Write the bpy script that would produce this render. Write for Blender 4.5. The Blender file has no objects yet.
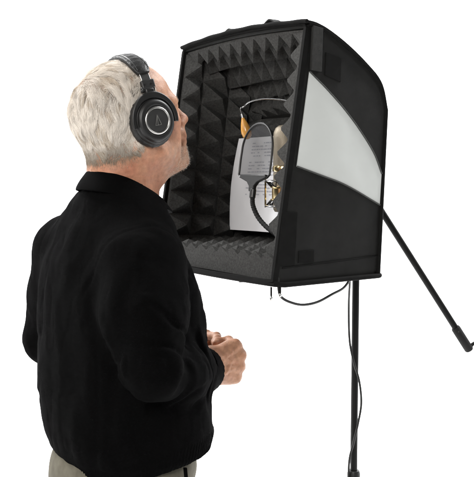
import bpy, bmesh, math, random
import numpy as np
from mathutils import Vector, Matrix, Quaternion

random.seed(7)
RNG = np.random.default_rng(11)
SC = bpy.context.scene
COL = SC.collection
R = math.radians
PI = math.pi

# ------------------------------------------------------------------ materials
def mat(name, col, rough=0.6, spec=0.3, var=0.0, vscale=20.0, bump=0.0, bscale=300.0, bdist=0.002,
        metal=0.0, sheen=0.0, sss=0.0, attr=None, trans=0.0, alpha=1.0, col2=None, detail=4.0, rvar=0.0):
    m = bpy.data.materials.new(name); m.use_nodes = True
    nt = m.node_tree; N = nt.nodes; L = nt.links
    b = N['Principled BSDF']
    b.inputs['Roughness'].default_value = rough
    b.inputs['Specular IOR Level'].default_value = spec
    b.inputs['Metallic'].default_value = metal
    b.inputs['Base Color'].default_value = (*col, 1)
    b.inputs['Alpha'].default_value = alpha
    if sheen:
        b.inputs['Sheen Weight'].default_value = sheen
        b.inputs['Sheen Roughness'].default_value = 0.5
    if sss:
        b.inputs['Subsurface Weight'].default_value = sss
        b.inputs['Subsurface Radius'].default_value = (1.0, 0.35, 0.2)
        b.inputs['Subsurface Scale'].default_value = 0.006
    tc = N.new('ShaderNodeTexCoord')
    src = None
    if attr:
        a = N.new('ShaderNodeAttribute'); a.attribute_name = attr; src = a.outputs['Color']
    if var or col2:
        n = N.new('ShaderNodeTexNoise'); n.inputs['Scale'].default_value = vscale
        n.inputs['Detail'].default_value = detail
        L.new(tc.outputs['Object'], n.inputs['Vector'])
        mx = N.new('ShaderNodeMix'); mx.data_type = 'RGBA'
        rp = N.new('ShaderNodeMapRange'); rp.inputs['From Min'].default_value = .3; rp.inputs['From Max'].default_value = .7
        L.new(n.outputs['Fac'], rp.inputs['Value']); L.new(rp.outputs['Result'], mx.inputs['Factor'])
        if src:
            mx.blend_type = 'MULTIPLY'
            mul = N.new('ShaderNodeMapRange'); mul.inputs['To Min'].default_value = 1 - var; mul.inputs['To Max'].default_value = 1 + var
            L.new(rp.outputs['Result'], mul.inputs['Value'])
            mx.inputs['Factor'].default_value = 1.0
            for l in list(mx.inputs['Factor'].links): L.remove(l)
            L.new(src, mx.inputs['A']); L.new(mul.outputs['Result'], mx.inputs['B'])
        else:
            c2 = col2 if col2 else tuple(c * (1 + var) for c in col)
            c1 = col if col2 else tuple(c * (1 - var) for c in col)
            mx.inputs['A'].default_value = (*c1, 1); mx.inputs['B'].default_value = (*c2, 1)
        src = mx.outputs['Result']
    if src: L.new(src, b.inputs['Base Color'])
    if rvar:
        n3 = N.new('ShaderNodeTexNoise'); n3.inputs['Scale'].default_value = vscale * 1.7
        L.new(tc.outputs['Object'], n3.inputs['Vector'])
        r3 = N.new('ShaderNodeMapRange'); r3.inputs['To Min'].default_value = rough - rvar; r3.inputs['To Max'].default_value = rough + rvar
        L.new(n3.outputs['Fac'], r3.inputs['Value']); L.new(r3.outputs['Result'], b.inputs['Roughness'])
    if bump:
        n2 = N.new('ShaderNodeTexNoise'); n2.inputs['Scale'].default_value = bscale; n2.inputs['Detail'].default_value = 3
        L.new(tc.outputs['Object'], n2.inputs['Vector'])
        bp = N.new('ShaderNodeBump'); bp.inputs['Strength'].default_value = bump; bp.inputs['Distance'].default_value = bdist
        L.new(n2.outputs['Fac'], bp.inputs['Height']); L.new(bp.outputs['Normal'], b.inputs['Normal'])
    return m

M = {}
M['skin'] = mat('skin', (.55, .33, .24), rough=.48, spec=.35, var=.14, vscale=130, bump=.55, bscale=520, bdist=.0013, sss=.10, attr='tint')
M['hair'] = mat('hair', (.6, .5, .4), rough=.42, spec=.35, attr='tint')
M['knit'] = mat('black_knit', (.0026, .0026, .0027), rough=.95, spec=.02, var=.16, vscale=420, bump=.9, bscale=900, bdist=.0016, sheen=.0)
M['rib'] = mat('black_rib', (.0020, .0020, .0021), rough=.9, spec=.03, bump=.5, bscale=900, bdist=.0012)
M['khaki'] = mat('khaki_twill', (.115, .105, .08), rough=.85, spec=.15, var=.15, vscale=60, bump=.4, bscale=900, bdist=.001)
M['shoe'] = mat('shoe_leather', (.02, .015, .012), rough=.4)
M['foam'] = mat('charcoal_foam', (.055, .055, .0535), rough=.97, spec=.08, var=.28, vscale=220, bump=1.0, bscale=650, bdist=.002, detail=6)
M['nylon'] = mat('black_nylon', (.0082, .0082, .0077), rough=.66, spec=.2, var=.2, vscale=25, bump=.35, bscale=1100, bdist=.0008, rvar=.08)
M['binding'] = mat('black_binding', (.007, .007, .0068), rough=.85, spec=.1, bump=.5, bscale=1300, bdist=.0008, var=.15, vscale=60)
M['web'] = mat('grey_webbing', (.022, .022, .021), rough=.8, spec=.25, bump=.6, bscale=1000, bdist=.001, var=.2, vscale=90)
M['silver'] = mat('silver_nylon', (.56, .582, .568), rough=.5, spec=.4, var=.03, vscale=12, bump=.15, bscale=900, bdist=.0006)
M['grey_piping'] = mat('grey_piping', (.05, .052, .05), rough=.7)
M['plastic'] = mat('black_plastic', (.012, .012, .012), rough=.42, spec=.45, bump=.12, bscale=700, bdist=.0005, rvar=.06, vscale=30)
M['plastic2'] = mat('satin_black_plastic', (.016, .016, .016), rough=.34, spec=.5)
M['leather'] = mat('black_leatherette', (.011, .011, .011), rough=.45, spec=.45, bump=.6, bscale=260, bdist=.0012)
M['chrome'] = mat('polished_metal', (.78, .78, .76), rough=.18, metal=1.0)
M['satin'] = mat('satin_ring', (.74, .73, .70), rough=.32, metal=1.0)
M['cupface'] = mat('cup_face', (.022, .022, .022), rough=.5, spec=.5, bump=.3, bscale=1500, bdist=.0003)
M['emblem'] = mat('grey_emblem', (.22, .22, .21), rough=.4, metal=.4)
M['brass'] = mat('brass', (.78, .62, .34), rough=.22, metal=1.0)
M['champ'] = mat('champagne_metal', (.33, .285, .22), rough=.42, metal=.6, bump=.8, bscale=900, bdist=.001)
M['paper'] = mat('white_paper', (.77, .775, .80), rough=.7, spec=.2, var=.03, vscale=15)
M['ink'] = mat('grey_ink', (.48, .49, .54), rough=.8)
M['amber'] = mat('amber_glaze', (.55, .27, .06), rough=.22, spec=.5, var=.25, vscale=30)
M['steelwire'] = mat('silver_wire', (.6, .6, .6), rough=.25, metal=1.0)
M['pole'] = mat('black_steel', (.005, .005, .005), rough=.5, spec=.2, bump=.1, bscale=400, bdist=.0004)
M['rubber'] = mat('black_rubber', (.010, .010, .010), rough=.75, spec=.3, bump=.3, bscale=500)
M['cable'] = mat('cable_jacket', (.009, .009, .009), rough=.5, spec=.4)
M['backdrop'] = mat('white_seamless_paper', (.86, .86, .86), rough=.9, spec=.1)
def mesh_fabric():
    m = bpy.data.materials.new('sheer_nylon'); m.use_nodes = True
    nt = m.node_tree; N = nt.nodes; L = nt.links
    out = N['Material Output']; b = N['Principled BSDF']
    b.inputs['Base Color'].default_value = (.02, .02, .022, 1); b.inputs['Roughness'].default_value = .8
    tr = N.new('ShaderNodeBsdfTransparent'); mx = N.new('ShaderNodeMixShader'); mx.inputs[0].default_value = .55
    L.new(tr.outputs[0], mx.inputs[1]); L.new(b.outputs[0], mx.inputs[2]); L.new(mx.outputs[0], out.inputs[0])
    return m
M['mesh'] = mesh_fabric()

# ------------------------------------------------------------------ object helpers
def world_of(p):
    m = p.matrix_basis.copy()
    return world_of(p.parent) @ m if p.parent is not None else m

def link_mesh(name, me, material, parent=None, smooth=True):
    """meshes are modelled in world metres; the origin moves to the parent's, or to the mesh's own base"""
    if material is not None:
        for mm in (material if isinstance(material, (list, tuple)) else [material]): me.materials.append(mm)
    if smooth and len(me.polygons): me.polygons.foreach_set('use_smooth', [True] * len(me.polygons))
    o = bpy.data.objects.new(name, me); COL.objects.link(o)
    if parent is not None:
        me.transform(world_of(parent).inverted()); o.parent = parent
    else:
        co = np.empty(len(me.vertices) * 3, np.float32); me.vertices.foreach_get('co', co); co = co.reshape(-1, 3)
        c = Vector(((co[:, 0].min() + co[:, 0].max()) / 2, (co[:, 1].min() + co[:, 1].max()) / 2, co[:, 2].min()))
        me.transform(Matrix.Translation(-c)); o.location = c
    return o

def thing(name, label, cat, loc=(0, 0, 0), group=None):
    o = bpy.data.objects.new(name, None); COL.objects.link(o)
    o.location = loc; o.empty_display_size = .05
    o['label'] = label; o['category'] = cat
    if group: o['group'] = group
    return o

def tag(o, label, cat, group=None):
    o['label'] = label; o['category'] = cat
    if group: o['group'] = group
    return o

class MB:
    """collects shapes in world coordinates and links them as one mesh"""
    def __init__(s, X=None): s.v = []; s.f = []; s.X = X
    def add(s, verts, faces):
        b = len(s.v); s.v += [tuple(s.X @ Vector(p)) if s.X is not None else tuple(p) for p in verts]
        s.f += [tuple(i + b for i in f) for f in faces]
    def tube(s, pts, rad, n=10, closed=False, caps=True, squash=None):
        pts = [Vector(p) for p in pts]; k = len(pts)
        rads = rad if isinstance(rad, (list, tuple)) else [rad] * k
        T = []
        for i in range(k):
            a = pts[(i - 1) % k] if (closed or i > 0) else pts[i]
            b = pts[(i + 1) % k] if (closed or i < k - 1) else pts[i]
            T.append((b - a).normalized())
        up = Vector((0, 0, 1)) if abs(T[0].z) < .9 else Vector((1, 0, 0))
        nrm = (up - T[0] * up.dot(T[0])).normalized()
        V = []; F = []
        for i in range(k):
            if i:
                q = T[i - 1].rotation_difference(T[i]); nrm = q @ nrm
                nrm = (nrm - T[i] * nrm.dot(T[i])).normalized()
            bn = T[i].cross(nrm)
            for j in range(n):
                a = 2 * PI * j / n
                V.append(pts[i] + (nrm * math.cos(a) + bn * math.sin(a)) * rads[i])
        m = k if closed else k - 1
        for i in range(m):
            for j in range(n):
                a, b2 = i * n + j, i * n + (j + 1) % n
                c, d = ((i + 1) % k) * n + (j + 1) % n, ((i + 1) % k) * n + j
                F.append((a, b2, c, d))
        if caps and not closed:
            F.append(tuple(range(n - 1, -1, -1))); F.append(tuple((k - 1) * n + j for j in range(n)))
        s.add(V, F); return s
    def lathe(s, prof, origin, axis, n=32, ref=None, sx=1.0, sy=1.0, wob=None):
        """prof: list of (r, h) along axis"""
        axis = Vector(axis).normalized(); ref = Vector(ref) if ref is not None else (Vector((0, 0, 1)) if abs(axis.z) < .9 else Vector((1, 0, 0)))
        u = (ref - axis * ref.dot(axis)).normalized(); w = axis.cross(u); o = Vector(origin)
        V = []; F = []; k = len(prof)
        for (r, h) in prof:
            for j in range(n):
                a = 2 * PI * j / n
                rr = r * (1 + (wob(a, h) if wob else 0))
                V.append(o + axis * h + u * math.cos(a) * rr * sx + w * math.sin(a) * rr * sy)
        for i in range(k - 1):
            for j in range(n):
                F.append((i * n + j, i * n + (j + 1) % n, (i + 1) * n + (j + 1) % n, (i + 1) * n + j))
        F.append(tuple(range(n - 1, -1, -1))); F.append(tuple((k - 1) * n + j for j in range(n)))
        s.add(V, F); return s
    def box(s, c, ax, ay, az):
        """box from centre and three half-axis vectors"""
        c, ax, ay, az = map(Vector, (c, ax, ay, az))
        V = [c + ax * i + ay * j + az * k for i in (-1, 1) for j in (-1, 1) for k in (-1, 1)]
        s.add(V, [(0, 1, 3, 2), (4, 6, 7, 5), (0, 4, 5, 1), (2, 3, 7, 6), (0, 2, 6, 4), (1, 5, 7, 3)]); return s
    def sheet(s, G, thick=None):
        """G: 2-D list of points; thick: optional matching list of offset points for a closed solid"""
        I = len(G); J = len(G[0]); V = [p for row in G for p in row]; F = []
        for i in range(I - 1):
            for j in range(J - 1): F.append((i * J + j, (i + 1) * J + j, (i + 1) * J + j + 1, i * J + j + 1))
        if thick is not None:
            o = I * J; V += [p for row in thick for p in row]
            for i in range(I - 1):
                for j in range(J - 1): F.append((o + i * J + j, o + i * J + j + 1, o + (i + 1) * J + j + 1, o + (i + 1) * J + j))
            for i in range(I - 1):
                F.append((i * J, o + i * J, o + (i + 1) * J, (i + 1) * J))
                F.append((i * J + J - 1, (i + 1) * J + J - 1, o + (i + 1) * J + J - 1, o + i * J + J - 1))
            for j in range(J - 1):
                F.append((j, j + 1, o + j + 1, o + j)); a = (I - 1) * J
                F.append((a + j, o + a + j, o + a + j + 1, a + j + 1))
        s.add(V, F); return s
    def build(s, name, material, parent=None, smooth=True, bevel=0, seg=2, sharp=40, recalc=True):
        me = bpy.data.meshes.new(name); me.from_pydata([tuple(v) for v in s.v], [], s.f)
        if recalc or bevel:
            bm = bmesh.new(); bm.from_mesh(me)
            if recalc: bmesh.ops.recalc_face_normals(bm, faces=bm.faces)
            bm.to_mesh(me); bm.free()
        o = link_mesh(name, me, material, parent, smooth)
        if smooth: me.set_sharp_from_angle(angle=R(sharp))
        if bevel:
            md = o.modifiers.new('bevel', 'BEVEL'); md.width = bevel; md.segments = seg; md.limit_method = 'ANGLE'; md.angle_limit = R(35)
        return o

def spline(P, n=8, closed=False):
    P = [Vector(p) for p in P]; out = []; k = len(P)
    for i in range(k if closed else k - 1):
        p1, p2 = P[i], P[(i + 1) % k]
        p0 = P[(i - 1) % k] if (closed or i > 0) else p1 * 2 - p2
        p3 = P[(i + 2) % k] if (closed or i < k - 2) else p2 * 2 - p1
        for j in range(n):
            t = j / n
            out.append(.5 * ((2 * p1) + (p2 - p0) * t + (2 * p0 - 5 * p1 + 4 * p2 - p3) * t * t + (3 * p1 - p0 - 3 * p2 + p3) * t ** 3))
    if not closed: out.append(P[-1])
    return out

# ------------------------------------------------------------------ noise and signed-distance modelling
def vnoise(p, seed=0):
    """value noise in [-1,1], p (...,3)"""
    p = np.asarray(p, dtype=np.float32); i = np.floor(p).astype(np.int64); f = p - i
    f = f * f * f * (f * (f * 6 - 15) + 10)
    def h(a, b, c):
        n = (a * 374761393 + b * 668265263 + c * 2147483647 + seed * 1274126177) & 0xffffffff
        n = ((n ^ (n >> 13)) * 1274126177) & 0xffffffff
        n = n ^ (n >> 16)
        return (n & 0xffff).astype(np.float32) / 32767.5 - 1
    x, y, z = i[..., 0], i[..., 1], i[..., 2]; fx, fy, fz = f[..., 0], f[..., 1], f[..., 2]
    def lx(b, c): a0 = h(x, y + b, z + c); a1 = h(x + 1, y + b, z + c); return a0 + (a1 - a0) * fx
    c0 = lx(0, 0); c0 = c0 + (lx(1, 0) - c0) * fy
    c1 = lx(0, 1); c1 = c1 + (lx(1, 1) - c1) * fy
    return c0 + (c1 - c0) * fz

def smin(a, b, k):
    h = np.maximum(k - np.abs(a - b), 0) / k
    return np.minimum(a, b) - h * h * k * .25

class Field:
    def __init__(s, lo, hi, h):
        s.h = h; s.lo = np.array(lo, float)
        s.n = np.ceil((np.array(hi) - s.lo) / h).astype(int) + 1
        s.ax = [(s.lo[i] + h * np.arange(s.n[i])).astype(np.float32) for i in range(3)]
        s.D = np.full(s.n, .08, np.float32)
    def sub(s, lo, hi, pad):
        sl = []
        for i in range(3):
            a = int(np.floor((min(lo[i], hi[i]) - pad - s.lo[i]) / s.h)); b = int(np.ceil((max(lo[i], hi[i]) + pad - s.lo[i]) / s.h)) + 1
            a = max(a, 0); b = min(b, s.n[i])
            if b <= a: return None
            sl.append(slice(a, b))
        return tuple(sl)
    def P(s, sl): return s.ax[0][sl[0]][:, None, None], s.ax[1][sl[1]][None, :, None], s.ax[2][sl[2]][None, None, :]
    def put(s, sl, d, k, op='add'):
        if op == 'add': s.D[sl] = smin(s.D[sl], d, k)
        else: s.D[sl] = -smin(-s.D[sl], d, k)
    def cone(s, a, b, ra, rb, k=.01, op='add'):
        a = np.array(a, float); b = np.array(b, float); m = max(ra, rb)
        sl = s.sub(np.minimum(a, b) - m, np.maximum(a, b) + m, k + .006)
        if sl is None: return
        x, y, z = s.P(sl); ba = b - a; L2 = float(ba @ ba) + 1e-12
        t = np.clip(((x - a[0]) * ba[0] + (y - a[1]) * ba[1] + (z - a[2]) * ba[2]) / L2, 0, 1)
        d = np.sqrt((x - a[0] - t * ba[0]) ** 2 + (y - a[1] - t * ba[1]) ** 2 + (z - a[2] - t * ba[2]) ** 2) - (ra + (rb - ra) * t)
        s.put(sl, d, k, op)
    def chain(s, pts, rads, k=.01, op='add'):
        for i in range(len(pts) - 1): s.cone(pts[i], pts[i + 1], rads[i], rads[i + 1], k, op)
    def ell(s, c, r, Rm=None, k=.01, op='add'):
        """ellipsoid, Rm columns = local axes"""
        c = np.array(c, float); r = np.array(r, float); Rm = np.eye(3) if Rm is None else np.array(Rm, float)
        ext = np.sqrt(((Rm * r) ** 2).sum(1))
        sl = s.sub(c - ext, c + ext, k + .006)
        if sl is None: return
        x, y, z = s.P(sl); x = x - c[0]; y = y - c[1]; z = z - c[2]
        q = [(x * Rm[0, i] + y * Rm[1, i] + z * Rm[2, i]) for i in range(3)]
        k0 = np.sqrt(sum((q[i] / r[i]) ** 2 for i in range(3))); k1 = np.sqrt(sum((q[i] / r[i] ** 2) ** 2 for i in range(3))) + 1e-9
        s.put(sl, k0 * (k0 - 1) / k1, k, op)
    def displace(s, fn, band=.03):
        idx = np.nonzero(np.abs(s.D) < band)
        p = np.stack([s.ax[i][idx[i]] for i in range(3)], -1)
        s.D[idx] = s.D[idx] + fn(p).astype(np.float32)
    def extract(s):
        """surface nets"""
        D = s.D; D[0] = np.maximum(D[0], .01); D[-1] = np.maximum(D[-1], .01); D[:, 0] = np.maximum(D[:, 0], .01); D[:, -1] = np.maximum(D[:, -1], .01)
        D[:, :, 0] = np.maximum(D[:, :, 0], .01); D[:, :, -1] = np.maximum(D[:, :, -1], .01)
        S = D < 0
        nx, ny, nz = D.shape
        cnt = np.zeros((nx - 1, ny - 1, nz - 1), np.int8)
        for a in (0, 1):
            for b in (0, 1):
                for c in (0, 1): cnt += S[a:nx - 1 + a, b:ny - 1 + b, c:nz - 1 + c]
        ci = np.nonzero((cnt > 0) & (cnt < 8)); cell = np.stack(ci, -1)
        flat = (cell[:, 0] * ny + cell[:, 1]) * nz + cell[:, 2]
        acc = np.zeros((len(cell), 3)); num = np.zeros(len(cell))
        for ax in range(3):
            o1, o2 = [i for i in range(3) if i != ax]
            for a in (0, 1):
                for b in (0, 1):
                    o = np.zeros(3, int); o[o1] = a; o[o2] = b; e = o.copy(); e[ax] = 1
                    v0 = D[tuple((cell + o).T)]; v1 = D[tuple((cell + e).T)]
                    m = (v0 < 0) != (v1 < 0); t = np.where(m, v0 / (v0 - v1 + 1e-12), 0)
                    p = np.repeat(o[None].astype(float), len(cell), 0); p[:, ax] = t
                    acc[m] += p[m]; num[m] += 1
        V = s.lo + (cell + acc / num[:, None]) * s.h
        quads = []
        for ax in range(3):
            o1, o2 = (ax + 1) % 3, (ax + 2) % 3
            lo = [slice(1, n - 1) for n in D.shape]; a = list(lo); b = list(lo); a[ax] = slice(0, D.shape[ax] - 1); b[ax] = slice(1, D.shape[ax])
            A = S[tuple(a)]; B = S[tuple(b)]
            e = np.stack(np.nonzero(A != B), -1)
            sg = A[tuple(e.T)]
            off = np.ones(3, int); off[ax] = 0; e = e + off
            def q(d1, d2):
                c = e.copy(); c[:, o1] -= d1; c[:, o2] -= d2
                return np.searchsorted(flat, (c[:, 0] * ny + c[:, 1]) * nz + c[:, 2])
            Q = np.stack([q(1, 1), q(0, 1), q(0, 0), q(1, 0)], -1)
            Q[~sg] = Q[~sg][:, ::-1]; quads.append(Q)
        return V, np.concatenate(quads)

def relax(V, Q, it=1, lam=.5):
    n = len(V)
    for _ in range(it):
        acc = np.zeros_like(V); c = np.zeros(n)
        for a, b in ((0, 1), (1, 2), (2, 3), (3, 0)):
            np.add.at(acc, Q[:, a], V[Q[:, b]]); np.add.at(acc, Q[:, b], V[Q[:, a]])
            np.add.at(c, Q[:, a], 1); np.add.at(c, Q[:, b], 1)
        V = V + lam * (acc / np.maximum(c, 1)[:, None] - V)
    return V

def mesh_np(name, V, Q):
    me = bpy.data.meshes.new(name); k = Q.shape[1]
    me.vertices.add(len(V)); me.vertices.foreach_set('co', V.astype(np.float32).ravel())
    me.loops.add(Q.size); me.loops.foreach_set('vertex_index', Q.astype(np.int32).ravel())
    me.polygons.add(len(Q)); me.polygons.foreach_set('loop_start', (np.arange(len(Q)) * k).astype(np.int32))
    me.update(calc_edges=True); me.validate(); return me

def tint(me, C):
    a = me.color_attributes.new('tint', 'FLOAT_COLOR', 'POINT')
    a.data.foreach_set('color', np.concatenate([C, np.ones((len(C), 1))], 1).astype(np.float32).ravel())

def sstep(a, b, x): t = np.clip((x - a) / (b - a), 0, 1); return t * t * (3 - 2 * t)

# ------------------------------------------------------------------ camera
CAMZ = 1.525; TILT = R(4.7)
cam = bpy.data.cameras.new('camera'); cam.sensor_fit = 'VERTICAL'; cam.sensor_height = 36; cam.lens = 36 * 883 / 477
cam.clip_end = 200
camo = bpy.data.objects.new('camera', cam); COL.objects.link(camo)
camo.location = (0, 0, CAMZ); camo.rotation_euler = (PI / 2 - TILT, 0, 0)
SC.camera = camo

# ------------------------------------------------------------------ backdrop
def build_backdrop():
    prof = [(-3.0, 0)] + [(5.6 + 1.2 * math.sin(a), 1.2 - 1.2 * math.cos(a)) for a in np.linspace(0, PI / 2, 14)] + [(6.8, 7.0)]
    G = [[Vector((x, y, z)) for (y, z) in prof] for x in np.linspace(-14, 14, 15)]
    o = MB().sheet(G).build('backdrop', M['backdrop'])
    # faces must look towards the subject
    o['kind'] = 'structure'
build_backdrop()

# ------------------------------------------------------------------ the man
PSI = R(36)                                           # the way his body faces, away from the camera
F3 = np.array([math.cos(PSI), math.sin(PSI), 0]); R3 = np.array([math.sin(PSI), -math.cos(PSI), 0]); U3 = np.array([0, 0, 1.])
HPHI = R(33); HPIT = R(12)
hf = np.array([math.cos(HPHI) * math.cos(HPIT), math.sin(HPHI) * math.cos(HPIT), math.sin(HPIT)])
hl = np.array([-math.sin(HPHI), math.cos(HPHI), 0]); hu = np.cross(hf, hl)
HO = np.array([-.2095, 1.75, 1.610])
HM = np.stack([hf, hl, hu], 1)                        # columns: forward, left, up
def H(x, y, z): return HO + HM @ np.array([x, y, z])
HX = Matrix([[HM[0, 0], HM[0, 1], HM[0, 2], HO[0]], [HM[1, 0], HM[1, 1], HM[1, 2], HO[1]], [HM[2, 0], HM[2, 1], HM[2, 2], HO[2]], [0, 0, 0, 1]])

# joints (world)
NECK = np.array([-.232, 1.742, 1.47])
S_R = np.array([-.176, 1.594, 1.348]); E_R = np.array([-.152, 1.518, 1.178]); W_R = np.array([-.074, 1.778, 1.108])
S_L = np.array([-.358, 1.885, 1.338]); E_L = np.array([-.399, 1.915, 1.148]); W_L = np.array([-.142, 1.985, 1.106])

def unit(v): v = np.array(v, float); return v / np.linalg.norm(v)

def hand(f, W, A, P, thumb_up, curls, spread=1.0, s=1.0, thumb=None, veins=True):
    """W wrist, A wrist->knuckles, P palm normal; the fingers curl towards P"""
    A = unit(A); P = unit(np.array(P) - A * np.dot(A, P)); T = unit(np.cross(A, P)) * thumb_up
    mcp = [W + s * (A * a + T * t - P * p) for a, t, p in ((.088, .031, .006), (.093, .009, .009), (.088, -.013, .007), (.080, -.033, .001))]
    f.cone(W - A * .01, W + A * .02 * s, .026 * s, .026 * s, .02)
    # the palm: metacarpals and flesh
    for i, m in enumerate(mcp):
        base = W + s * (A * .012 + T * (.014 - .009 * i))
        f.cone(base, m, .015 * s, .0125 * s, .016)
        f.cone(base + P * .008 * s, m + P * .008 * s - A * .01, .014 * s, .012 * s, .014)
    f.cone(W + s * (A * .03 - T * .02 + P * .012), W + s * (A * .065 - T * .03 + P * .010), .016 * s, .013 * s, .012)
    L = ((.040, .024, .019), (.044, .028, .020), (.041, .026, .020), (.032, .019, .018))
    rad = (.0098, .0102, .0096, .0084)
    for i, m in enumerate(mcp):
        th = 0; p = m.copy(); f.ell(m - P * .003 * s, np.array((.0125, .0125, .0125)) * s, None, .006)
        fan = T * (.10, .03, -.04, -.10)[i] * spread
        pts = [p]; rr = [rad[i] * s * 1.08]
        for j in range(3):
            th += R(curls[i][j]); d = unit(A * math.cos(th) + P * math.sin(th) + fan)
            p = p + d * L[i][j] * s; pts.append(p); rr.append(rad[i] * s * (1.0, .92, .80)[j])
        f.chain(pts, rr, .0035)
        for j in (1, 2): f.ell(pts[j], np.array([1.1] * 3) * rr[j], None, .004)
    # thumb from the side of the palm
    tp = thumb or ((.020, .018, .012), (.052, .040, .030), (.080, .036, .050), (.096, .020, .062))
    pts = [W + s * (A * a + T * t + P * p) for a, t, p in tp]
    f.chain(pts, [.0165 * s, .0135 * s, .0115 * s, .0092 * s], .007)
    f.ell(W + s * (A * .035 + T * .022 + P * .014), np.array((.022, .018, .018)) * s, None, .014)
    if veins:
        vp = [[(.012, .006, -.0222), (.040, .012, -.0225), (.062, .004, -.0205), (.084, -.002, -.019)],
              [(.040, .012, -.0225), (.066, .020, -.0195), (.086, .022, -.017)],
              [(.020, -.010, -.0222), (.045, -.014, -.0205), (.064, -.010, -.0205), (.080, -.022, -.016)],
              [(.045, -.014, -.0205), (.060, .002, -.0222)]]
        for q in vp:
            pts = [W + s * (A * a + T * t + P * p) for a, t, p in q]
            f.chain(pts, [.0030 * s] * len(pts), .003)
        for i, m in enumerate(mcp):     # extensor tendons
            f.cone(W + s * (A * .02 + T * (.008 - .005 * i) - P * .021), m - P * .0105 * s, .0022 * s, .0026 * s, .006)
    return mcp, A, P, T

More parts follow.
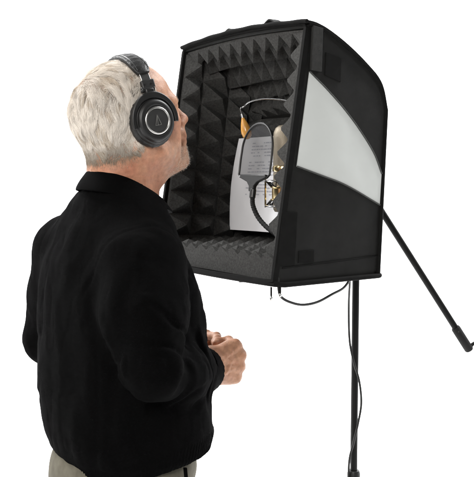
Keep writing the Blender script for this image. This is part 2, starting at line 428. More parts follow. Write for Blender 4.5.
def build_body():
    f = Field((-.52, 1.50, .98), (.10, 2.14, 1.80), .0024)
    E = lambda c, r, k=.02, op='add': f.ell(H(*c), r, HM, k, op)
    C = lambda a, b, ra, rb, k=.012, op='add': f.cone(H(*a), H(*b), ra, rb, k, op)
    # skull and face
    E((-.011, 0, .036), (.093, .074, .081), .01)
    E((-.045, 0, .015), (.062, .068, .07), .03)
    E((.028, 0, .042), (.056, .063, .060), .03)
    E((.040, 0, -.022), (.056, .054, .078), .03)
    for s in (-1, 1):
        C((.000, .054 * s, -.035), (.016, .050 * s, -.062), .016, .017, .03)       # angle of the jaw
        C((.016, .050 * s, -.062), (.070, .017 * s, -.100), .017, .014, .025)
        E((.062, .042 * s, -.012), (.024, .020, .018), .02)                        # cheekbone
        E((.056, .036 * s, -.048), (.020, .017, .028), .025)                       # cheek
        C((.086, .008 * s, .028), (.076, .048 * s, .026), .011, .010, .016)        # brow ridge
        E((.094, .031 * s, .010), (.014, .016, .012), .012, 'sub')                 # eye socket
        E((.079, .031 * s, .009), (.0125, .0128, .0125), .003)                     # eyeball
        C((.086, .020 * s, .0165), (.084, .043 * s, .0155), .0045, .0045, .006)    # upper lid
        C((.086, .021 * s, .001), (.084, .041 * s, .002), .004, .004, .008)        # lower lid and bag
        E((.1045, .0105 * s, -.021), (.010, .0078, .0075), .009)                       # nostril wing
        E((-.004, .074 * s, .002), (.018, .010, .032), .008)                       # ear
        C((-.020, .078 * s, .022), (-.016, .078 * s, -.018), .005, .004, .006)
    C((.090, 0, .026), (.114, 0, -.012), .0080, .0095, .012)                       # nose
    E((.1165, 0, -.0145), (.011, .0105, .0095), .008)
    E((.099, 0, -.041), (.013, .025, .012), .014)                                  # upper lip base
    C((.103, .018, -.0478), (.1105, 0, -.0455), .0058, .0066, .005); C((.103, -.018, -.0478), (.1105, 0, -.0455), .0058, .0066, .005)
    C((.101, .017, -.0578), (.1075, 0, -.0600), .0062, .0074, .005); C((.101, -.017, -.0578), (.1075, 0, -.0600), .0062, .0074, .005)
    C((.116, .024, -.0522), (.116, -.024, -.0522), .0024, .0024, .006, 'sub')      # the line of the mouth
    E((.091, 0, -.096), (.020, .025, .018), .016)                                  # chin
    E((.093, 0, -.077), (.014, .024, .014), .014)
    # neck
    nb = NECK + np.array([-.004, 0, -.03])
    f.cone(H(-.024, 0, -.025), nb + F3 * .008, .056, .060, .03)
    f.cone(H(-.042, 0, -.030), nb - F3 * .008, .046, .052, .03)
    f.cone(H(.030, 0, -.070), nb + F3 * .030, .030, .036, .05)
    f.ell(H(.034, 0, -.106), (.016, .013, .018), HM, .03)
    for s in (-1, 1):    # neck muscles
        f.cone(H(-.020, .056 * s, -.050), nb + F3 * .045 - R3 * .018 * s - U3 * .01, .013, .012, .03)
    # torso, shoulders and arms under the knit
    f.cone(nb, NECK - U3 * .16, .058, .07, .03)
    f.cone(NECK - U3 * .14 + R3 * .07, NECK - U3 * .14 - R3 * .07, .055, .055, .04)
    f.cone(NECK - U3 * .15, NECK - U3 * .47 + F3 * .02, .075, .10, .05)
    for S, Eb, Wr in ((S_R, E_R, W_R), (S_L, E_L, W_L)):
        f.cone(NECK - U3 * .11, S, .035, .035, .02)
        f.cone(S, Eb, .045, .036, .03); f.cone(Eb, Wr, .036, .026, .02)
    # hands
    AR = unit((.074, .058, .010)); PR = unit((-.60, .78, -.10))
    hand(f, W_R, AR, PR, 1, ((72, 92, 55), (76, 94, 58), (78, 96, 58), (80, 94, 58)), s=1.03,
         thumb=((.022, .014, .012), (.050, .017, .032), (.074, .012, .050), (.084, -.002, .064)))
    AL = unit((.085, -.045, .012)); PL = unit((-.40, -.88, -.25))
    hand(f, W_L, AL, PL, -1, ((24, 34, 24), (32, 42, 28), (40, 52, 34), (48, 60, 38)), s=1.0, veins=False)
    def skin_relief(p):
        q = (p - HO) @ HM; x, y, z = q.T
        out = .0007 * vnoise(p * 45, 3) + .0006 * vnoise(p * 110, 4)
        wv = z + .006 * vnoise(p * 28, 11) + .10 * np.clip(x + .03, 0, .1)
        nape = sstep(-.06, -.075, z) * sstep(-.17, -.14, z) * sstep(.02, -.02, x)
        for c in (-.088, -.099, -.112): out += .0013 * nape * np.exp(-((wv - c) / .0016) ** 2)
        jaw = sstep(-.055, -.075, z) * sstep(.0, .03, x) * sstep(-.19, -.15, z)
        out += .0011 * jaw * (1 - np.minimum(1, np.abs(vnoise(p * np.array([34, 34, 60]), 12)) / .14))
        side = sstep(.05, .07, np.abs(y)) * sstep(-.05, -.07, z) * sstep(-.2, -.15, z)
        out += .0009 * side * (1 - np.minimum(1, np.abs(vnoise(p * np.array([52, 52, 20]), 13)) / .12))
        hd = (p[:, 2] < 1.22)
        out += hd * .0008 * (1 - np.minimum(1, np.abs(vnoise(p * 70, 14)) / .15))
        return out
    f.displace(skin_relief, .006)
    V, Q = f.extract(); V = relax(V, Q, 2, .45)
    me = mesh_np('body', V, Q)
    # colour of the skin itself
    q = (V - HO) @ HM; x, y, z = q.T
    C0 = np.array([.455, .238, .145]); col = np.repeat(C0[None], len(V), 0)
    n1 = vnoise(V * 38, 5)[:, None]; n2 = vnoise(V * 130, 6)[:, None]
    col *= 1 + .085 * n1 * np.array([.5, 1, 1.2]) + .09 * n2 * np.array([.6, 1, 1])
    spots = sstep(.52, .72, vnoise(V * 95, 15))[:, None]; col *= 1 - spots * np.array([.12, .20, .24])
    red = np.exp(-(((x - .118) / .016) ** 2 + (y / .016) ** 2 + ((z + .016) / .016) ** 2)) + .7 * np.exp(-(((x - .06) / .03) ** 2 + ((abs(y) - .05) / .03) ** 2 + ((z + .015) / .03) ** 2))
    neckr = sstep(-.05, -.085, z) * sstep(.10, .03, x) * sstep(-.22, -.15, z) * (.55 + .45 * vnoise(V * 50, 9))
    k = np.clip(red * .8 + neckr * .75, 0, 1)[:, None]; col = col * (1 - k) + np.array([.40, .155, .095]) * k
    lips = np.exp(-(((x - .104) / .014) ** 2 + (y / .021) ** 4 + ((z + .052) / .010) ** 2))[:, None]; col = col * (1 - .7 * lips) + np.array([.40, .15, .12]) * .7 * lips
    stub = (sstep(-.045, -.07, z) * sstep(.02, .05, x) * sstep(-.14, -.118, z))[:, None] * (.5 + .4 * vnoise(V * 160, 7))[:, None]
    col = col * (1 - .45 * stub) + np.array([.42, .36, .31]) * .45 * stub
    hands_ = sstep(1.25, 1.2, V[:, 2])[:, None]; hv = hands_ * (.35 + .35 * vnoise(V * 60, 8)[:, None])
    col = col * (1 - .5 * hv) + np.array([.40, .175, .11]) * .5 * hv
    eye = (np.hypot(np.hypot(x - .079, abs(y) - .031), z - .009) < .0132) & (x > .082) & (abs(z - .0085) < .0062)
    iris = eye & (np.hypot(abs(y) - .031, z - .009) < .0056); col[eye] = (.75, .72, .70); col[iris] = (.12, .16, .2)
    scalp = (z > .03) & (x < .03); col[scalp] *= np.array([1.05, .98, .95])
    tint(me, np.clip(col, .01, .9))
    return me, V, Q

man = thing('person', 'grey haired man in black pullover and khaki trousers, seen from behind with clasped hands', 'person', tuple(NECK * np.array([1, 1, 0])))
body_me, BV, BQ = build_body()
body = link_mesh('body', body_me, M['skin'], man)

# ------------------------------------------------------------------ hair
def face_normals(V, Q):
    n = np.cross(V[Q[:, 2]] - V[Q[:, 0]], V[Q[:, 3]] - V[Q[:, 1]]); N = np.zeros_like(V)
    for i in range(4): np.add.at(N, Q[:, i], n)
    return N / (np.linalg.norm(N, axis=1, keepdims=True) + 1e-12)

def strand_mesh(paths, r0, cols, taper=(1, .95, .8, .55, .12)):
    """paths (n,k,3) -> three-sided tapered hairs"""
    n, k, _ = paths.shape
    T = np.gradient(paths, axis=1); T /= np.linalg.norm(T, axis=2, keepdims=True) + 1e-9
    ref = np.array([.31, .52, .79]); U = np.cross(T, ref); U /= np.linalg.norm(U, axis=2, keepdims=True) + 1e-9; W = np.cross(T, U)
    tp = np.interp(np.linspace(0, 1, k), np.linspace(0, 1, len(taper)), taper)[None, :, None]
    rr = (r0 if np.ndim(r0) else np.full(n, r0))[:, None, None] * tp
    V = np.stack([paths + rr * (U * math.cos(a) + W * math.sin(a)) for a in (0, 2 * PI / 3, 4 * PI / 3)], 2)
    V = V.reshape(-1, 3); base = (np.arange(n) * k * 3)[:, None, None] + (np.arange(k - 1) * 3)[None, :, None]
    j = np.arange(3)[None, None, :]; j2 = (j + 1) % 3
    Q = np.stack([base + j, base + j2, base + 3 + j2, base + 3 + j], -1).reshape(-1, 4)
    return V, Q, np.repeat(cols, k * 3, 0)

HN = face_normals(BV, BQ)
HQ = (BV - HO) @ HM; HNl = HN @ HM
def hairline(x):
    return np.interp(x, [-.13, -.09, -.06, -.035, -.015, .0, .02, .032, .045, .056, .062], [-.054, -.058, -.062, -.055, -.032, -.015, .036, .085, .14, .2, .25])

def grow_hair():
    x, y, z = HQ.T
    ok = (z > hairline(x) + .009 * vnoise(HQ * 180, 2)) & (x < .058) & (np.linalg.norm(HQ - np.array([-.01, 0, .03]), axis=1) < .15)
    ids = np.nonzero(ok)[0]
    WH = np.array([-.080, .020, .088])
    def flow(p, nrm):
        d = p - WH; r = np.linalg.norm(d, axis=1, keepdims=True)
        side = sstep(.02, .07, abs(p[:, 1]))[:, None]; low = sstep(.05, -.03, p[:, 2])[:, None]
        sw = np.cross(nrm, d / (r + .02)) * .55 * np.exp(-r / .05)
        v = d / (r + .02) * .9 + sw + np.array([-1.0, 0, -.25]) * side * .9 + np.array([.05, 0, -1.0]) * (.25 + .7 * low)
        top = sstep(.075, .1, p[:, 2])[:, None] * sstep(-.06, -.02, p[:, 0])[:, None]
        v = v * (1 - .6 * top) + np.array([.35, -.75, 0]) * .6 * top
        v = v + .95 * np.stack([vnoise(p * 20, 21), vnoise(p * 20, 22), vnoise(p * 20, 23)], 1) + .3 * np.stack([vnoise(p * 48, 24), vnoise(p * 48, 25), vnoise(p * 48, 26)], 1)
        v = v - nrm * (v * nrm).sum(1, keepdims=True)
        return v / (np.linalg.norm(v, axis=1, keepdims=True) + 1e-9)
    def trace(idx, L, lift, seed, K=7, jit=1.0):
        g = np.random.default_rng(seed); p = HQ[idx] + g.normal(0, .0009 * jit, (len(idx), 3)); nr = HNl[idx]
        pts = [p - nr * .001]; d = flow(p, nr)
        ph = vnoise(p * 16, 31) * 6 + g.normal(0, .25 * jit, len(idx)); wav = (.5 + .5 * sstep(.07, .0, p[:, 2]))
        amp = (.95 * wav)[:, None]
        for s in range(1, K):
            t = s / (K - 1); side = np.cross(nr, d)
            up = lift * (1 - 1.75 * t); ddir = d + nr * up[:, None] + side * amp * np.sin(ph + 5.2 * t)[:, None] + np.array([0, 0, -.25 * t])
            ddir /= np.linalg.norm(ddir, axis=1, keepdims=True); p = p + ddir * (L / (K - 1))[:, None]; pts.append(p)
            # keep off the skull
            nr2 = p - np.array([-.02, 0, .02]); nr2 /= np.linalg.norm(nr2, axis=1, keepdims=True); nr = .5 * nr + .5 * nr2
            nr /= np.linalg.norm(nr, axis=1, keepdims=True); d = d - nr * (d * nr).sum(1, keepdims=True); d /= np.linalg.norm(d, axis=1, keepdims=True) + 1e-9
        return np.stack(pts, 1)
    # guide locks, then hairs drawn to them
    gi = RNG.choice(ids, 340, replace=False); gp = HQ[gi]
    gl = (.036 + .014 * RNG.random(len(gi))) * (1 - .62 * sstep(.0, -.075, gp[:, 2]))
    G = trace(gi, gl, np.full(len(gi), .58) + .4 * RNG.random(len(gi)), 1, jit=.3)
    hi = RNG.choice(ids, 44000, replace=True); hp = HQ[hi]
    thin = np.exp(-(((hp[:, 0] + .075) / .026) ** 2 + ((hp[:, 1] - .028) / .028) ** 2 + ((hp[:, 2] - .088) / .03) ** 2))
    keep = RNG.random(len(hi)) > .8 * thin; hi = hi[keep]; hp = hp[keep]
    hlw = (.030 + .018 * RNG.random(len(hi))) * (1 - .66 * sstep(.0, -.075, hp[:, 2]))
    P = trace(hi, hlw, (.45 + .5 * RNG.random(len(hi)) + .9 * (RNG.random(len(hi)) < .025)) * (1 - .45 * sstep(.0, -.06, hp[:, 2])), 2)
    best = np.zeros(len(hi), int)
    for a in range(0, len(hi), 2000):
        d = ((hp[a:a + 2000, None] - gp[None]) ** 2).sum(2); best[a:a + 2000] = d.argmin(1)
    t = np.linspace(0, 1, 7)[None, :, None]
    target = G[best] + (hp - gp[best])[:, None] * (1 - .62 * t)
    cl = (RNG.random(len(hi)) ** .7 * .55 + .33)[:, None, None] * sstep(0, .6, t)
    P = P * (1 - cl) + target * cl
    # colour of each hair: white-blond above, grey brown at the nape
    gv = RNG.random(len(gi))[best]; rv = RNG.random(len(hi))
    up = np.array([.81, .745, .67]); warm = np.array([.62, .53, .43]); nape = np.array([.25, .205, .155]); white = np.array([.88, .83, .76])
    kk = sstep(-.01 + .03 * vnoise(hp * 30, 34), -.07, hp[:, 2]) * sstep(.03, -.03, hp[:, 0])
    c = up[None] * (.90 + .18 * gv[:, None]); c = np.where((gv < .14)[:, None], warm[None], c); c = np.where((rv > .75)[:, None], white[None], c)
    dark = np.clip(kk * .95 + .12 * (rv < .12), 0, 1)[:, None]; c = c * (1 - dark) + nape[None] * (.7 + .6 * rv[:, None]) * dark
    Pw = P @ HM.T + HO
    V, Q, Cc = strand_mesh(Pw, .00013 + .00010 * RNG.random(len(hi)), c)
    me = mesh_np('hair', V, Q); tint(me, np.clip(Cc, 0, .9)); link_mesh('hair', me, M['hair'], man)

    # clipped hairs that fade out below the hairline
    lo = (z < hairline(x) + .006) & (z > hairline(x) - .020) & (x < -.005) & (x > -.14)
    fi = RNG.choice(np.nonzero(lo)[0], 5200); fp_ = HQ[fi]; dep = (hairline(fp_[:, 0]) - fp_[:, 2]) / .020
    fi = fi[RNG.random(len(fi)) > np.clip(dep, 0, 1) ** .6]; n = HNl[fi]; p = HQ[fi] + RNG.normal(0, .0008, (len(fi), 3))
    dep = np.clip((hairline(p[:, 0]) - p[:, 2]) / .020, 0, 1); dd = n * .35 + np.array([.12, 0, -1.0]) + RNG.normal(0, .22, n.shape); dd /= np.linalg.norm(dd, axis=1, keepdims=True)
    ln = (.0035 + .006 * RNG.random(len(fi)) * (1 - .7 * dep))[:, None]
    P = np.stack([p - n * .0005, p + dd * ln * .5 + n * ln * .1, p + dd * ln], 1); g = RNG.random(len(fi))[:, None]
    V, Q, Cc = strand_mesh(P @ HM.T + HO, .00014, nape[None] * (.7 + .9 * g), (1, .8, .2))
    me = mesh_np('nape_hair', V, Q); tint(me, Cc); link_mesh('nape_hair', me, M['hair'], man)

    # short beard on the chin and lip
    bx = (z < -.066) & (x > .045) & (z > -.122) & (abs(y) < .042)
    bi = RNG.choice(np.nonzero(bx)[0], 1500); n = HNl[bi]; p = HQ[bi] + RNG.normal(0, .0008, (len(bi), 3))
    ln = (.0007 + .0012 * RNG.random(len(bi)) + .0010 * sstep(.07, .09, HQ[bi][:, 0]))[:, None]; dd = n * .8 + np.array([.15, 0, -.8]) + RNG.normal(0, .25, n.shape); dd /= np.linalg.norm(dd, axis=1, keepdims=True)
    P = np.stack([p - n * .0005, p + n * ln * .3 + dd * ln * .25, p + n * ln * .3 + dd * ln * .9], 1)
    V, Q, Cc = strand_mesh(P @ HM.T + HO, .00017, np.where((RNG.random(len(bi)) < .3)[:, None], np.array([.30, .25, .20]), np.array([.72, .68, .62])), (1, .8, .2))
    me = mesh_np('beard', V, Q); tint(me, Cc); link_mesh('beard', me, M['hair'], man)
    # eyebrows
    for sd in (-1, 1):
     bx = (z > .022) & (z < .033) & (x > .07) & (sd * y > .010) & (sd * y < .052)
     bi = RNG.choice(np.nonzero(bx)[0], 240); n = HNl[bi]; p = HQ[bi]; sg = np.sign(p[:, 1])[:, None]
     dd = sg * np.array([-.25, 1.0, .0]) + np.array([0, 0, .2]) + RNG.normal(0, .2, n.shape); dd = dd - n * (dd * n).sum(1, keepdims=True) * .95; dd /= np.linalg.norm(dd, axis=1, keepdims=True); ln = .006
     P = np.stack([p - n * .0005, p + dd * ln * .5 + n * .001, p + dd * ln], 1)
     V, Q, Cc = strand_mesh(P @ HM.T + HO, .0002, np.tile(np.array([[.5, .44, .36]]), (len(bi), 1)), (1, .8, .2))
     me = mesh_np('eyebrow', V, Q); tint(me, Cc); link_mesh('eyebrow', me, M['hair'], man)
grow_hair()

# ------------------------------------------------------------------ pullover
#        z     a     b    forward  right   (offsets of the axis from C0)
TORSO = [(.920, .160, .134, .006, .018),
         (.955, .166, .138, .006, .018),
         (.972, .178, .150, .008, .018),
         (1.00, .185, .158, .009, .016),
         (1.08, .192, .156, .004, .006),
         (1.18, .194, .148, .004, .000),
         (1.28, .192, .138, .000, -.004),
         (1.34, .184, .122, -.006, -.004),
         (1.38, .166, .102, -.008, -.002),
         (1.41, .140, .092, -.008, .000),
         (1.435, .114, .080, -.004, .002),
         (1.46, .094, .078, .000, .004),
         (1.485, .078, .070, .004, .006),
         (1.51, .068, .064, .008, .006)]
C0 = np.array([-.2365, 1.748])
def build_pullover():
    f = Field((-.54, 1.44, .90), (.12, 2.16, 1.54), .0036)
    T = np.array(TORSO); x, y, z = f.P((slice(None),) * 3)
    zz = f.ax[2]; a, b, of, orr = [np.interp(zz, T[:, 0], T[:, i]).astype(np.float32)[None, None] for i in (1, 2, 3, 4)]
    # smooth the profile
    cx = C0[0] + of * F3[0] + orr * R3[0]; cy = C0[1] + of * F3[1] + orr * R3[1]
    u = (x - cx) * R3[0] + (y - cy) * R3[1]; v = (x - cx) * F3[0] + (y - cy) * F3[1]
    q = (np.abs(u / a) ** 2.3 + np.abs(v / b) ** 2.3) ** (1 / 2.3)
    d = (q - 1) * np.minimum(a, b); del u, v, q
    top = z - 1.493 + .48 * np.maximum(0, (x - NECK[0]) * F3[0] + (y - NECK[1]) * F3[1] + .01); d = np.maximum(d, top * np.ones_like(d)); hemz = .930 + .164 * ((x - C0[0]) * F3[0] + (y - C0[1]) * F3[1]) + .146 * ((x - C0[0]) * R3[0] + (y - C0[1]) * R3[1]); d = np.maximum(d, (hemz - z) * np.ones_like(d))
    f.D = np.minimum(d, .08).astype(np.float32)
    # the neck opening
    # shoulders and sleeves
    nk = NECK - U3 * .047
    for S, s in ((S_R, 1), (S_L, -1)):
        f.cone(nk + R3 * .03 * s - U3 * .008, S + R3 * .002 * s, (.050 if s > 0 else .046), .060, .05)
    f.cone(nk - R3 * .045 + U3 * .004, S_L + U3 * .016 + R3 * .03, .054, .056, .04)
    f.chain([S_R + np.array([0, 0, -.005]), S_R * .5 + E_R * .5 + np.array([0, -.004, 0]), E_R + np.array([.002, .004, .010])], [.066, .069, .057], .045)
    er2 = E_R + np.array([.002, .002, -.008])
    dR = unit(W_R - E_R); f.chain([er2, E_R + (W_R - E_R) * .45 + np.array([.010, -.006, -.010]), W_R - dR * .045 + np.array([0, 0, -.004]), W_R - dR * .022], [.054, .052, .045, .038], .018)
    f.cone(W_R - dR * .012, W_R + dR * .020, .0405, .0415, .004)
    f.chain([S_L + np.array([-.004, 0, .006]), (S_L + E_L) * .5, E_L], [.074, .070, .062], .030)
    dL = unit(W_L - E_L); f.chain([E_L, E_L + (W_L - E_L) * .5, W_L - dL * .03], [.060, .056, .045], .022)
    f.cone(W_L - dL * .018, W_L + dL * .012, .040, .041, .006)
    def folds(p):
        out = np.zeros(len(p))
        # soft overall drape: long, slanting folds
        w = np.stack([vnoise(p * 7, 41), vnoise(p * 7, 42), vnoise(p * 7, 43)], 1) * .03
        q = p + w
        out += .0050 * vnoise(q * np.array([15, 15, 5]), 44) + .0032 * vnoise(q * np.array([30, 30, 13]), 45) + .0022 * (1 - np.minimum(1, np.abs(vnoise(q * np.array([13, 13, 8]), 49)) / .25))
        # crushed folds round the right elbow and forearm
        ab = W_R - E_R; t = ((p - E_R) @ ab) / (ab @ ab); dist = np.linalg.norm(p - (E_R + np.clip(t, -.1, 1)[:, None] * ab), axis=1)
        m = sstep(.10, .06, dist) * sstep(-.5, .0, t) * sstep(.93, .8, t)
        ph = t * 17 + 2.6 * vnoise(p * 14, 46) + p[:, 2] * 34
        s1 = np.sin(ph); out += m * (.0046 * np.exp(-((s1 + 1) / .35) ** 2) + .0030 * np.exp(-((np.sin(ph * 1.9 + 5 * vnoise(p * 20, 51)) + 1) / .5) ** 2) - .0012)
        up = S_R - E_R; tu = ((p - E_R) @ up) / (up @ up); du = np.linalg.norm(p - (E_R + np.clip(tu, 0, 1)[:, None] * up), axis=1)
        mu = sstep(.11, .07, du) * sstep(-.25, .05, tu) * sstep(.62, .3, tu)
        s2 = np.sin(tu * 17 + 3.4 * vnoise(p * 11, 47) + (p @ F3) * 30); out += mu * (.0052 * np.exp(-((s2 + 1) / .32) ** 2) - .0010)
        # armhole seam
        # drag lines from the armhole across the back
        lo = sstep(1.10, 1.0, p[:, 2]) * sstep(.945, .975, p[:, 2])
        out -= lo * .0050 * vnoise(q * np.array([20, 20, 11]), 48)
        hz = p[:, 2] + (p[:, :2] - C0) @ (-.164 * F3[:2] - .146 * R3[:2]); band = sstep(.972, .962, hz); out *= (1 - .85 * band)
        return out
    f.displace(folds, .03)
    f.displace(lambda p: .0004 * vnoise(p * 62, 53) + .0013 * (1 - np.minimum(1, np.abs(vnoise(p * np.array([40, 40, 26]), 54)) / .2)), .012)
    def seam(p):      # a shallow groove where the right sleeve is set in
        ax = unit(S_R - nk); t = (p - S_R) @ ax; c = (p - S_R) - t[:, None] * ax
        tt = t + .012 + .10 * (np.maximum(0, S_R[2] - p[:, 2] - .02)); r = np.linalg.norm(c, axis=1)
        return .0024 * np.exp(-(tt / .0042) ** 2) * (r < .12) * sstep(S_R[2] - .10, S_R[2] - .05, p[:, 2])
    f.displace(seam, .012)
    # carve the inside of the neck so that the collar is an open ring
    f.cone(NECK + np.array([.008, .005, -.005]), H(-.02, 0, -.03), .063, .063, .004, 'sub')
    V, Q = f.extract(); V = relax(V, Q, 2, .5)
    # fine vertical ribs on the waistband
    ang = np.arctan2(V[:, 1] - C0[1], V[:, 0] - C0[0]); rad = np.stack([np.cos(ang), np.sin(ang), 0 * ang], 1)
    m = sstep(.974, .966, V[:, 2] + (V[:, :2] - C0) @ (-.164 * F3[:2] - .146 * R3[:2])); V = V + rad * (m * .0008 * np.sin(ang * 170))[:, None]
    o = link_mesh('pullover', mesh_np('pullover', V, Q), M['knit'], man)
    return o
pullover = build_pullover()

def build_collar():
    # fold-over collar: stands up round the neck and turns down outside
    Nn = 72; rings = []
    prof = [(.0625, -.020), (.0610, .002), (.0605, .016), (.0625, .0230), (.0675, .0225), (.0730, .013), (.0800, .003), (.0862, -.009), (.0870, -.014), (.0845, -.0155), (.0780, -.004), (.0710, .006), (.0665, .011), (.0650, .002), (.0655, -.020)]
    G = []
    for j in range(Nn + 1):
        a = 2 * PI * j / Nn; d = R3 * math.sin(a) + F3 * math.cos(a)                 # a = 0: front
        fr = .5 + .5 * math.cos(a); row = []
        for (r, h) in prof:
            rr = r + .002 * float(vnoise(np.array([[a * 2, h * 40, 3.3]]), 50)[0]); out = max(0, r - .075)
            hh = h * (1 - .35 * fr) + .009 * (1 - fr) - .046 * fr ** 1.4 - out * .30 * abs(math.sin(a)) + .0
            p = NECK + np.array([.010, .006, .015]) + d * rr * (1 + .10 * abs(math.cos(a))) + U3 * hh; row.append(Vector(p))
        G.append(row)
    m = MB(); I = len(G) - 1; J = len(prof); V = [p for row in G[:-1] for p in row]; Fc = []
    for i in range(I):
        for j in range(J): Fc.append((i * J + j, ((i + 1) % I) * J + j, ((i + 1) % I) * J + (j + 1) % J, i * J + (j + 1) % J))
    m.add(V, Fc); o = m.build('collar', M['rib'], pullover); sd = o.modifiers.new('s', 'SUBSURF'); sd.levels = 1; sd.render_levels = 2
build_collar()

def build_drawcord():
    P = spline([(-.099, 1.634, .955), (-.0965, 1.630, .930), (-.0950, 1.629, .905), (-.0945, 1.630, .880), (-.0960, 1.634, .862)], 6)
    G = [[p + Vector((-.0035, .001, 0)), p + Vector((.0035, .0, 0))] for p in P]; G2 = [[q + Vector((.0012, -.003, 0)) for q in r] for r in G]
    MB().sheet(G, G2).build('drawcord', M['rib'], pullover, bevel=.0008)
build_drawcord()

def build_cuff(W, E, r, name='cuff'):
    d = unit(W - E); m = MB()
    prof = [(r - .010, -.036), (r + .0005, -.034), (r + .0025, -.028), (r + .0015, -.010), (r + .0005, .016), (r - .002, .0205), (r - .006, .0205), (r - .008, .012)]
    m.lathe(prof, W, d, 90, wob=lambda a, h: .007 * math.sin(a * 30) + .03 * math.sin(2 * a + 1)); m.build(name, M['rib'], pullover)
build_cuff(W_R + unit(W_R - E_R) * .008, E_R, .0455); build_cuff(W_L, E_L, .043)

def build_trousers():
    f = Field((-.50, 1.48, .02), (.06, 2.02, .99), .006)
    hc = np.array([C0[0], C0[1], 0]) + R3 * .016
    Rm = np.stack([R3, F3, U3], 1)
    f.ell(hc + U3 * .93, (.160, .143, .10), Rm, .03); f.ell(hc + U3 * .86 - F3 * .02, (.164, .130, .12), Rm, .03)
    for s in (-1, 1):
        hip = hc + R3 * .085 * s + U3 * .84; kn = hc + R3 * .10 * s + U3 * .48 + F3 * .02; an = hc + R3 * .11 * s + U3 * .07 - F3 * .02
        f.chain([hip, kn, an], [.100, .078, .066], .03)
    f.displace(lambda p: .005 * vnoise(p * np.array([12, 12, 6]), 60) + .0025 * vnoise(p * 26, 61), .03)
    V, Q = f.extract(); V = relax(V, Q, 2)
    t = link_mesh('trousers', mesh_np('trousers', V, Q), M['khaki'], man)
    # dark strap end hanging below the hem at the right hip
    for s in (-1, 1):
        an = hc + R3 * .11 * s - F3 * .02; g = Field(an - np.array([.2, .2, .02]), an + np.array([.3, .3, .13]), .006)
        g.chain([an + U3 * .055 - F3 * .03, an + U3 * .05 + F3 * .06, an + U3 * .034 + F3 * .16], [.045, .046, .036], .02)
        g.D = np.maximum(g.D, (.004 - g.ax[2])[None, None, :])
        V, Q = g.extract(); link_mesh('shoe', mesh_np('shoe', relax(V, Q, 2), Q), M['shoe'], man)
build_trousers()

